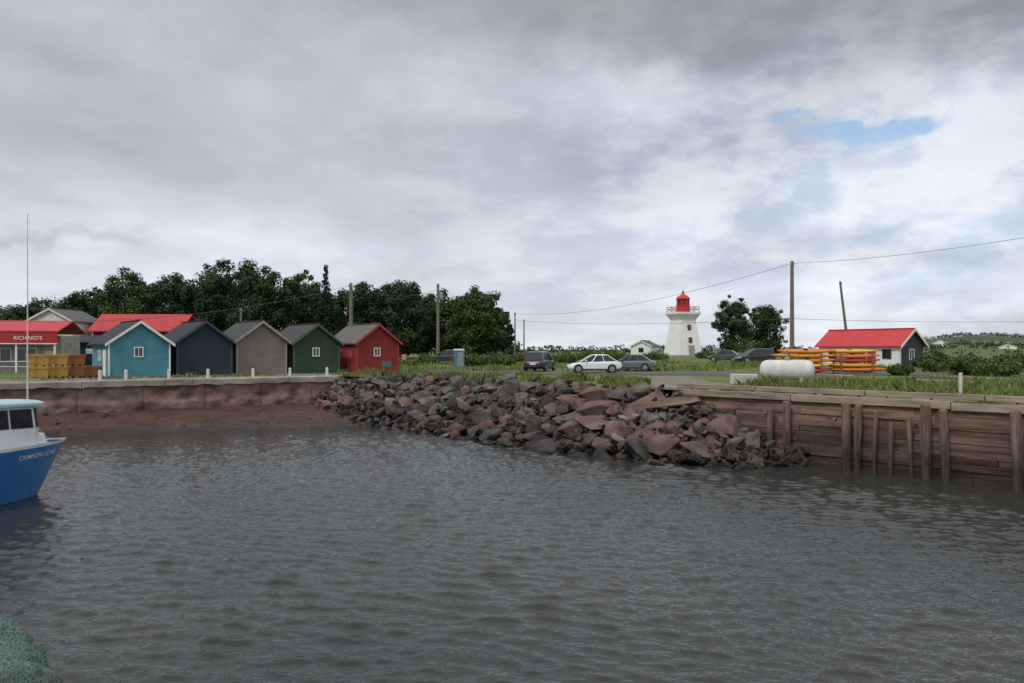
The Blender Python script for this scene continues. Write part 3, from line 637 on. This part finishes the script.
for hz in(2.7,4.7):
    off_=2.3-(.92/6.2)*(hz+.3); wn=MB().box((0,-off_-.05,hz),(.62,.14,.9)).build('window',redpaint,t); MB().box((0,-off_-.13,hz),(.5,.03,.75)).build('pane',glass,wn)
    wn=MB().box((off_+.05,0,hz),(.14,.62,.9)).build('window',redpaint,t); MB().box((off_+.13,0,hz),(.03,.5,.75)).build('pane',glass,wn)
MB().box((.0,-2.2,.95),(.9,.3,1.9)).build('door',M('door_muted',(.35,.3,.29),.6),t)
for px,D,ty,ey,hw,lab in((641,150,341,346,1.9,'small distant white house with grey roof left of the lighthouse'),(1008,420,345,347,4,'tiny distant farmhouse on the right hillside'),(940,470,340,343,4,'tiny distant white farmhouse above the hut roof')):
    x=at(px,D); z=H(x,D); o=thing('distant_house',lab,'house',(x,D,z),R(-25)); gable(o,hw*2,hw*3,max(1.2,zt(ey,D)-z),max(2.4,zt(ty,D)-z),white,roofd[2],white)
    window(o,(0,0,1.2),.8,.7,roofd[1])
# ---------------------------------------------------------------- hut with red roof (right)
n2=Vector((.63,-.776)); t=thing('kayak_hut','white hut with bright red metal roof and dark gable end, behind the kayak racks','building',(38.6,86.6,H(38.6,86.6)),math.atan2(n2.y,n2.x))
Lh,Wh,ev,pk=8.8,5.4,2.35,3.95
mb=MB(); mb.loft([[(xx,-Wh/2,-.4),(xx,Wh/2,-.4),(xx,Wh/2,ev),(xx,0,pk),(xx,-Wh/2,ev)] for xx in(-Lh/2,Lh/2)]); mb.build('wall',white,t)
mb=MB(); mb.loft([[(xx,-Wh/2+.03,-.4),(xx,Wh/2-.03,-.4),(xx,Wh/2-.03,ev),(xx,0,pk-.04),(xx,-Wh/2+.03,ev)] for xx in(Lh/2+.005,Lh/2+.05)]); mb.build('gable_cladding',M('gable_dark',(.05,.052,.06),.8,.2,2,bands=('Z',2,.3)),t)
mb=MB()
for s in(-1,1): mb.loft([[(xx,0,pk+.02),(xx,s*(Wh/2+.4),ev-.22),(xx,s*(Wh/2+.4),ev-.12),(xx,0,pk+.13)] for xx in(-Lh/2-.35,Lh/2+.35)])
mb.box((0,0,pk+.13),(Lh+.7,.3,.06)); mb.build('roof',redroof,t)
mb=MB()
for s in(-1,1): mb.loft([[(xx,0,pk-.14),(xx,s*(Wh/2+.4),ev-.38),(xx,s*(Wh/2+.4),ev-.12),(xx,0,pk+.1)] for xx in(Lh/2+.352,Lh/2+.40)])
for s in(-1,1): mb.box((Lh/2+.06,s*(Wh/2-.06),ev/2-.2),(.06,.16,ev))
mb.build('trim',white,t)
window(t,(Lh/2+.05,-.2,1.35),1.0,1.0,white,'x',1)
for xx in(-2.8,.2,3.1): window(t,(xx,-Wh/2,1.4),.8,.85,M('trim_dark',(.06,.06,.07),.7),'y',-1)
MB().box((1.5,-Wh/2-.03,.95),(.9,.05,1.95)).build('door',redpaint,t)
# kayaks
def kayak(mat):
    t=thing('kayak','x','kayak'); mb=MB(); rings=[]
    for i in range(17):
        u=i/16; s=math.sin(math.pi*u)**.55 if 0<u<1 else .03; x=-2.35+4.7*u; hb_=.33*max(s,.04); up=.07*(abs(u-.5)*2)**2.5
        rings.append([(x,hb_*math.cos(a),.19+up+(.19 if math.sin(a)<0 else .175)*max(s,.3)*math.sin(a)) for a in[2*math.pi*k/12 for k in range(12)]])
    mb.loft(rings); mb.build('hull',mat,t,smooth=True)
    MB().lathe([(.2,.34),(.24,.375),(.2,.39)],14,(-.1,0,0)).build('cockpit_rim',black,t)
    return t
kc={'orange':M('kayak_orange',(.66,.19,.035),.45,.15,2),'red':M('kayak_red',(.50,.04,.03),.45,.15,2),'yellow':M('kayak_yellow',(.68,.42,.06),.45,.15,2)}
kf={}
for rk,(rpx,cols) in enumerate(((802,('red','yellow','orange','yellow','orange')),(853,('orange','yellow','red','orange','yellow')))):
    D=64+rk*.6; x=at(rpx,D); yaw=R(4); side=('left','right')[rk]
    t=thing('kayak_rack',f'{side} timber kayak rack in front of the red roofed hut','rack',(x,D,2.75),yaw,'kayak racks')
    for xx in(-1.3,1.3):
        for yy in(-.66,.66): MB().box((xx,yy,.85),(.08,.08,1.7)).build('post',woodpole,t)
    for lev in range(5):
        for xx in(-1.3,1.3): MB().box((xx,0,.10+.375*lev),(.05,1.24,.04)).build('rail',woodpole,t)
    for lev,cn in enumerate(cols):
        for dep,yy in enumerate((-.30,.34)):
            if lev==4 and dep==1: continue
            c2=cn if dep==0 else ('orange' if cn!='orange' else 'red')
            if c2 not in kf: o=kf[c2]=kayak(kc[c2])
            else: o=copy_tree(kf[c2])
            o.location=Vector((x,D,2.75+.12+.375*lev))+Matrix.Rotation(yaw,3,'Z')@Vector((rnd.uniform(-.45,.45),yy,0)); o.rotation_euler=(R(rnd.uniform(-14,14)),R(rnd.uniform(-.8,.8)),yaw+rnd.uniform(-.03,.03)+math.pi*(lev%2))
            tag(o,f'{c2} kayak, {("front","rear")[dep]} of the {("bottom","second","third","fourth","top")[lev]} tier on the {side} rack','kayak','kayaks stored on racks')
t=thing('gas_tank','large white horizontal gas tank on the grass behind the wharf','tank',(at(787,46),46,2.75),R(-22))
MB().lathe([(.05,-1.5),(.3,-1.46),(.48,-1.34),(.57,-1.1),(.57,1.1),(.48,1.34),(.3,1.46),(.05,1.5)],24,(0,0,.72),'x').build('tank_body',M('tank_white',(.58,.58,.55),.6,.2,1.5,col2=(.74,.74,.72)),t,smooth=True)
for xx in(-.8,.8): MB().box((xx,0,.12),(.22,.9,.34)).build('saddle',conc,t)
MB().lathe([(.16,1.26),(.16,1.4),(.1,1.46)],12).build('valve_dome',steel,t)
t=thing('white_block','low pale concrete block left of the gas tank','block',(at(744,43.5),43.5,2.75),R(-10))
MB().box((0,0,.28),(1.45,.6,.56)).build('block',M('pale_block',(.5,.48,.44),.85,.25,3),t,bevel=.05); MB().tube((-.4,0,.55),(-.4,0,.68),.05,.05).build('lifting_eye',steel,t)
MB().box((.1,-.302,.3),(1.0,.012,.03)).build('seam',conc,t)
t=thing('marker_post','slim white post standing on the wharf edge at the right','post',(at(957,29.8)+.35,30.2,2.75))
MB().box((0,0,.45),(.1,.1,.9)).build('post',offwhite,t,bevel=.01); MB().lathe([(.07,.9),(.07,.93),(.02,.97)],8).build('cap',offwhite,t)
for k,(px,D,l,rz_,lab) in enumerate(((965,46,3.6,-20,'weathered grey timber beam lying in the meadow grass'),(945,40,2.6,-35,'short weathered timber beam lying behind the white post'),(1000,43,3,-28,'weathered timber beam lying at the right edge of the meadow'),(835,50,2.2,-5,'low timber beam lying right of the gas tank'))):
    o=tag(MB().box((0,0,0),(l,.3,.3)).build('timber_beam',capw,bevel=.04),lab,'beam','timber beams in the grass'); o.location=(at(px,D),D,2.95); o.rotation_euler=(R(6),R(2),R(rz_))
# ---------------------------------------------------------------- cars
def carpaint(n,c): return M(n,c,.25,.05,1,coat=.8,metal=.1)
rim=M('rim',(.35,.36,.37),.35,.1,3,metal=.8); lamp=M('lamp_clear',(.55,.56,.58),.15); tail=M('lamp_red',(.3,.01,.01),.25); plast=M('black_plastic',(.025,.025,.027),.6)
def car(name,label,px,D,yaw,paint,L_=4.6,W=1.8,Hh=1.45,belt=.92,suv=False):
    x=at(px,D); t=thing(name,label,'car',(x,D,H(x,D)+.028),yaw,'parked vehicles')
    hw=W/2; h=L_/2
    prof=[(-h,.50,.74,.80),(-h+.05,.42,.86,.88),(-h+.16,.34,belt-.03,.94),(-h+.5,.24,belt+.03,1),(-h+1.2,.22,belt+.03,1),(0,.22,belt,1),(h-1.35,.22,belt-.02,1),(h-.9,.23,belt-.08,.99),(h-.5,.26,belt-.15,.97),(h-.2,.3,belt-.24,.92),(h-.06,.36,.64,.86),(h,.42,.55,.78)]
    rings=[]
    for xx,zb,z1,k in prof:
        w_=hw*k; rings.append([(xx,-w_*.93,zb),(xx,-w_,zb+.12),(xx,-w_,max(zb+.13,z1-.22)),(xx,-w_*.97,max(zb+.14,z1-.08)),(xx,-w_*.86,z1),(xx,w_*.86,z1),(xx,w_*.97,max(zb+.14,z1-.08)),(xx,w_,max(zb+.13,z1-.22)),(xx,w_,zb+.12),(xx,w_*.93,zb)])
    MB().loft(rings).build('body',paint,t,smooth=False,bevel=.02)
    rb0,rb1=(-h+.12,-h+.35) if suv else (-h+.35,-h+1.2); fb0,fb1=(h-1.05,h-2.05)
    g0=[(rb0,-hw*.87,belt-.02),(fb0,-hw*.87,belt-.06),(fb0,hw*.87,belt-.06),(rb0,hw*.87,belt-.02)]; g1=[(rb1,-hw*.72,Hh-.05),(fb1,-hw*.72,Hh-.05),(fb1,hw*.72,Hh-.05),(rb1,hw*.72,Hh-.05)]
    MB().loft([g0,g1]).build('window_glass',glass,t)
    mb=MB(); mb.loft([[(rb1-.08,-hw*.74,Hh-.07),(fb1+.08,-hw*.74,Hh-.07),(fb1+.08,hw*.74,Hh-.07),(rb1-.08,hw*.74,Hh-.07)],[(rb1+.05,-hw*.68,Hh-.015),(fb1-.1,-hw*.68,Hh-.015),(fb1-.1,hw*.68,Hh-.015),(rb1+.05,hw*.68,Hh-.015)],[(rb1+.3,-hw*.5,Hh+.02),(fb1-.35,-hw*.5,Hh+.02),(fb1-.35,hw*.5,Hh+.02),(rb1+.3,hw*.5,Hh+.02)]])
    for s in(-1,1):
        for u in(0,.36,.7,1):
            mb.tube((rb0+(fb0-rb0)*u,s*hw*.875,belt-.03),(rb1+(fb1-rb1)*u,s*hw*.73,Hh-.05),.035,.035,6)
    mb.build('roof',paint,t)
    wr=.36 if suv else .33
    for s in(-1,1):
        for xx in(-h+.85,h-.88):
            MB().lathe([(wr+.05,0),(wr+.05,.02)],20,(xx,s*hw-.012 if s>0 else -hw-.008,wr+.02),'y').build('wheel_arch',plast,t)
            wl=MB().lathe([(wr*.7,-.1),(wr*.95,-.1),(wr,-.06),(wr,.06),(wr*.95,.1),(wr*.7,.1)],20,(xx,s*(hw-.065),wr),'y').build('wheel',black,t)
            MB().lathe([(.05,-.115),(wr*.64,-.112),(wr*.66,.112),(.05,.115)],14,(xx,s*(hw-.065),wr),'y').build('rim',rim,wl)
        MB().box((h-.16,s*hw*.66,.64),(.2,.34,.12)).build('headlight',lamp,t,bevel=.02)
        MB().box((-h+.08,s*hw*.70,.80),(.16,.3,.14)).build('taillight',tail,t,bevel=.02)
        MB().box((h-1.5,s*(hw+.06),belt+.08),(.14,.18,.12)).build('mirror',paint,t,bevel=.02)
        MB().box((0,s*(hw+.002),.3),(2.3,.02,.1)).build('sill',plast,t)
    MB().box((h-.02,0,.44),(.06,W*.5,.12)).build('grille',plast,t); MB().box((-h+.0,0,.46),(.08,W*.6,.14)).build('rear_bumper',plast,t)
    MB().box((-h+.0,0,.66),(.04,.5,.14)).build('licence_plate',white,t)
    return t
car('parked_car','white sedan parked on the shore road above the boulders',594,67,R(180),carpaint('paint_white',(.75,.76,.77)),4.5,Hh=1.52)
car('parked_car','dark silver car parked just behind the white sedan',631,73,R(165),carpaint('paint_silver',(.13,.14,.145)),4.4,Hh=1.5)
car('parked_car','dark purple black sport utility car left of the white sedan',540,73,R(72),carpaint('paint_purple',(.03,.02,.04)),4.6,1.9,1.75,1.02,True)
car('parked_car','black sport utility car parked under the trees right of the lighthouse',755,98,R(188),carpaint('paint_black',(.02,.02,.022)),4.7,1.9,1.75,1.0,True)
car('parked_car','dark grey car parked nearest the lighthouse door',725,102,R(150),carpaint('paint_grey',(.05,.055,.06)),4.2,1.75,1.5)
car('parked_car','small dark car parked beneath the utility pole by the tree row',446,98,R(175),carpaint('paint_dark',(.04,.045,.05)),4.4,1.8,1.6,.98,True)
t=thing('toilet_cabin','slim blue portable toilet cabin near the dark shrubs','toilet cabin',(at(459,86),86,H(0,86)),R(20))
MB().box((0,0,.9),(.95,.95,1.8)).build('cabin',M('cabin_blue',(.10,.17,.22),.55,.15),t,bevel=.03); MB().loft([[(-.5,-.5,1.8),(.5,-.5,1.8),(.5,.5,1.8),(-.5,.5,1.8)],[(-.4,-.4,1.95),(.4,-.4,1.95),(.4,.4,1.95),(-.4,.4,1.95)]]).build('roof',offwhite,t)
dd=MB().box((0,-.49,.85),(.7,.03,1.6)).build('door',M('door_grey',(.22,.27,.3),.6),t); MB().box((.28,-.52,.9),(.05,.04,.15)).build('handle',steel,dd)
for px,D,h,wd2,m,lab in((387,66,.95,.75,M('sign_green',(.05,.12,.1),.6),'small dark notice board on two legs right of the red shed'),(404,70,1.5,.4,M('sign_orange',(.5,.2,.04),.6),'small orange sign on a post right of the red shed')):
    t=thing('notice_sign',lab,'sign',(at(px,D),D,2.76),R(-8))
    for xx in(-wd2*.4,wd2*.4): MB().box((xx,0,h/2),(.06,.06,h)).build('leg',woodpole,t)
    MB().box((0,-.05,h-.2),(wd2,.04,.45)).build('board',m,t)
# ---------------------------------------------------------------- boat
th=R(30); hd=Vector((math.sin(th),math.cos(th)))
t=thing('fishing_boat','blue hulled fishing boat with white wheelhouse and tall whip aerial, at the left edge','boat',(-14.55,26.1,0),math.atan2(hd.y,hd.x))
LB=10.
def hb(a,z):
    a0=.85*(1-z/1.6); tt=max(0,(a-a0)/(LB-a0)); zz=min(1,max(z,-.5)/1.6)
    return (1.32+.43*zz)*math.sin(math.pi/2*min(1,tt/.4))**.8*(1-.08*max(0,tt-.5))
hull=M('hull_blue',(.025,.18,.46),.3,.2,1.2,coat=.5); bwhite=M('boat_white',(.68,.7,.7),.35,.12,1.5,coat=.3); bpale=M('boat_pale_blue',(.38,.52,.6),.4,.1)
def hullstrip(zs,name,mat,off=0):
    mb=MB(); na=36
    for s in(-1,1):
        g=[]
        for z in zs:
            a0=.85*(1-z/1.6)
            for i in range(na+1):
                u=(i/na)**1.7; a=a0+(LB-a0)*u; g.append((-a-.0+ (off if i==0 else 0),s*(hb(a,z)+off),z))
        fs=[(j*(na+1)+i,j*(na+1)+i+1,(j+1)*(na+1)+i+1,(j+1)*(na+1)+i) for j in range(len(zs)-1) for i in range(na)]
        if s>0: fs=[f_[::-1] for f_ in fs]
        mb.add(g,fs)
    return mb.build(name,mat,t,smooth=True)
hullstrip([.02,.4,.7,1.0,1.3,1.5,1.66],'hull',hull); hullstrip([-.6,-.2,.02],'bottom_paint',M('antifoul',(.03,.04,.07),.5),0)
hullstrip([1.62,1.70,1.71],'rub_rail',bwhite,.03)
mb=MB(); g=[];na=24
for i in range(na+1):
    a=.02+(LB-.02)*(i/na)**1.5
    g+= [(-a,hb(a,1.6),1.6),(-a,-hb(a,1.6),1.6)]
mb.add(g,[(2*i,2*i+1,2*i+3,2*i+2) for i in range(na)]); mb.build('deck',bpale,t)
MB().add([(-LB,-1.7,1.7),(-LB,1.7,1.7),(-LB,1.3,-.5),(-LB,-1.3,-.5)],[(0,1,2,3)]).build('transom',hull,t)
def plan(a0,a1,w0,w1,z): am=a0+.25; return [(-a0,-w0,z),(-am,-w1,z),(-a1,-w1,z),(-a1,w1,z),(-am,w1,z),(-a0,w0,z)]
MB().loft([plan(.6,1.6,.15,.42,1.6),plan(.7,1.6,.12,.4,1.95)]).build('cuddy',bwhite,t,bevel=.03)
MB().loft([plan(1.1,4.0,.55,.84,1.6),plan(1.12,4.0,.54,.84,2.15),plan(1.2,4.0,.52,.82,2.85)]).build('wheelhouse',bwhite,t,bevel=.02)
MB().loft([plan(.98,4.6,.62,.95,2.85),plan(.98,4.6,.62,.95,2.95),plan(1.15,4.5,.5,.85,3.02)]).build('roof',bpale,t,bevel=.02)
def q4(P,name='window'):
    P=[Vector(p) for p in P]; n=(P[1]-P[0]).cross(P[3]-P[0]).normalized()
    if n.dot(sum(P,Vector())/4-Vector((-2.4,0,2.4)))<0: n=-n
    fr=MB(); c=sum(P,Vector())/4; Q=[c+(p-c)*1.12 for p in P]; fr.loft([[q+n*.004 for q in Q],[q+n*.018 for q in Q]]); w_=fr.build(name,plast,t)
    MB().loft([[p+n*.019 for p in P],[p+n*.026 for p in P]]).build('pane',glass,w_)
def lerp(a,b,u): return Vector(a)+(Vector(b)-Vector(a))*u
lo=plan(1.12,4.0,.54,.84,2.15); hi=plan(1.2,4.0,.52,.82,2.85)
for e0,e1,spans in((5,0,((.08,.47),(.53,.92))),(0,1,((.14,.86),)),(1,2,((.04,.26),(.31,.56),(.62,.86))),(4,5,((.1,.9),))):
    for u0,u1 in spans:
        b0=lerp(lo[e0],lo[e1],u0); b1=lerp(lo[e0],lo[e1],u1); t1=lerp(hi[e0],hi[e1],u1); t0=lerp(hi[e0],hi[e1],u0)
        q4([lerp(b0,t0,.12),lerp(b1,t1,.12),lerp(b1,t1,.85),lerp(b0,t0,.85)])
MB().tube((-1.55,-.72,2.98),(-1.55,-.72,8.7),.024,.01,6).build('whip_aerial',offwhite,t)
MB().tube((-2.9,.5,2.98),(-2.9,.5,4.6),.03,.03,6).build('mast',steel,t)
tx=text('CRIMSON COVE',.19,'name_lettering',white,t,.002)
me=tx.data; xs=[v.co.x for v in me.vertices]; W_=max(xs)
for v in me.vertices:
    z=1.30+v.co.y; a=.5+(W_-v.co.x)*1.15+ (.2-v.co.y)*.15; v.co=Vector((-a,-(hb(a,z)+.014+max(0,v.co.z)*.3),z))
pa=t.matrix_basis@Vector((-.3,0,1.75)); pb=Vector((-27,44.6,2.85))
o=MB().path([pa.lerp(pb,i/24)-Vector((0,0,.9*4*(i/24)*(1-i/24))) for i in range(25)],.015,5).build('mooring_rope',wirem)
tag(o,'thin mooring rope from the blue boat bow to the quay wall','rope')
# ---------------------------------------------------------------- foreground dock and net
dk=M('dock_planks',(.16,.12,.09),.9,.3,2,.4,stretch=(.4,3,1))
sheetd=MB(); 
for k in range(30): sheetd.box((-3+0,-5+.3*k,2.68),(14,.28,.12))
for k in range(3): sheetd.box((-7.7,4.0+.3*k,2.68),(7.4,.28,.12))
tag(sheetd.build('dock',dk),kind='structure')
netm=bpy.data.materials.new('teal_net'); netm.use_nodes=True; nt=netm.node_tree; N=nt.nodes; bs=N['Principled BSDF']; bs.inputs['Roughness'].default_value=.9
tc=N.new('ShaderNodeTexCoord'); vo=N.new('ShaderNodeTexVoronoi'); vo.feature='DISTANCE_TO_EDGE'; vo.inputs['Scale'].default_value=45; L(nt,tc.outputs['Object'],vo.inputs['Vector'])
nn=nzt(tc.outputs['Object'],3,6); c=mixc(mrange(vo.outputs['Distance'],.02,.14,0,1),(.13,.20,.17),(.04,.075,.065)); c=mixc(mrange(nn.outputs[0],.4,.7,0,.35),c,(.12,.15,.12)); L(nt,c,bs.inputs['Base Color'])
bp=N.new('ShaderNodeBump'); bp.invert=True; bp.inputs['Strength'].default_value=.7; bp.inputs['Distance'].default_value=.012; L(nt,vo.outputs['Distance'],bp.inputs['Height']); L(nt,bp.outputs[0],bs.inputs['Normal'])
bm=bmesh.new(); bmesh.ops.create_uvsphere(bm,u_segments=160,v_segments=100,radius=1)
for v in bm.verts:
    n_=v.co.copy(); d=1+.14*noise.noise(n_*2.2)+.08*noise.noise(n_*5)+.06*abs(noise.noise(n_*11)); zz=n_.z; rr_=1.18-.22*max(0,zz)
    v.co=Vector((n_.x*.97*d*rr_,n_.y*.8*d*rr_,max(-.02,(abs(zz)**1.2 if zz>0 else zz)*.70*d)))
me=bpy.data.meshes.new('fishing_net'); bm.to_mesh(me); bm.free(); me.shade_smooth(); me.materials.append(netm)
o=bpy.data.objects.new('fishing_net',me); C.objects.link(o); o.location=(-3.46,3.75,2.745); tag(o,'heap of teal green fishing net on the near dock, bottom left corner','net')
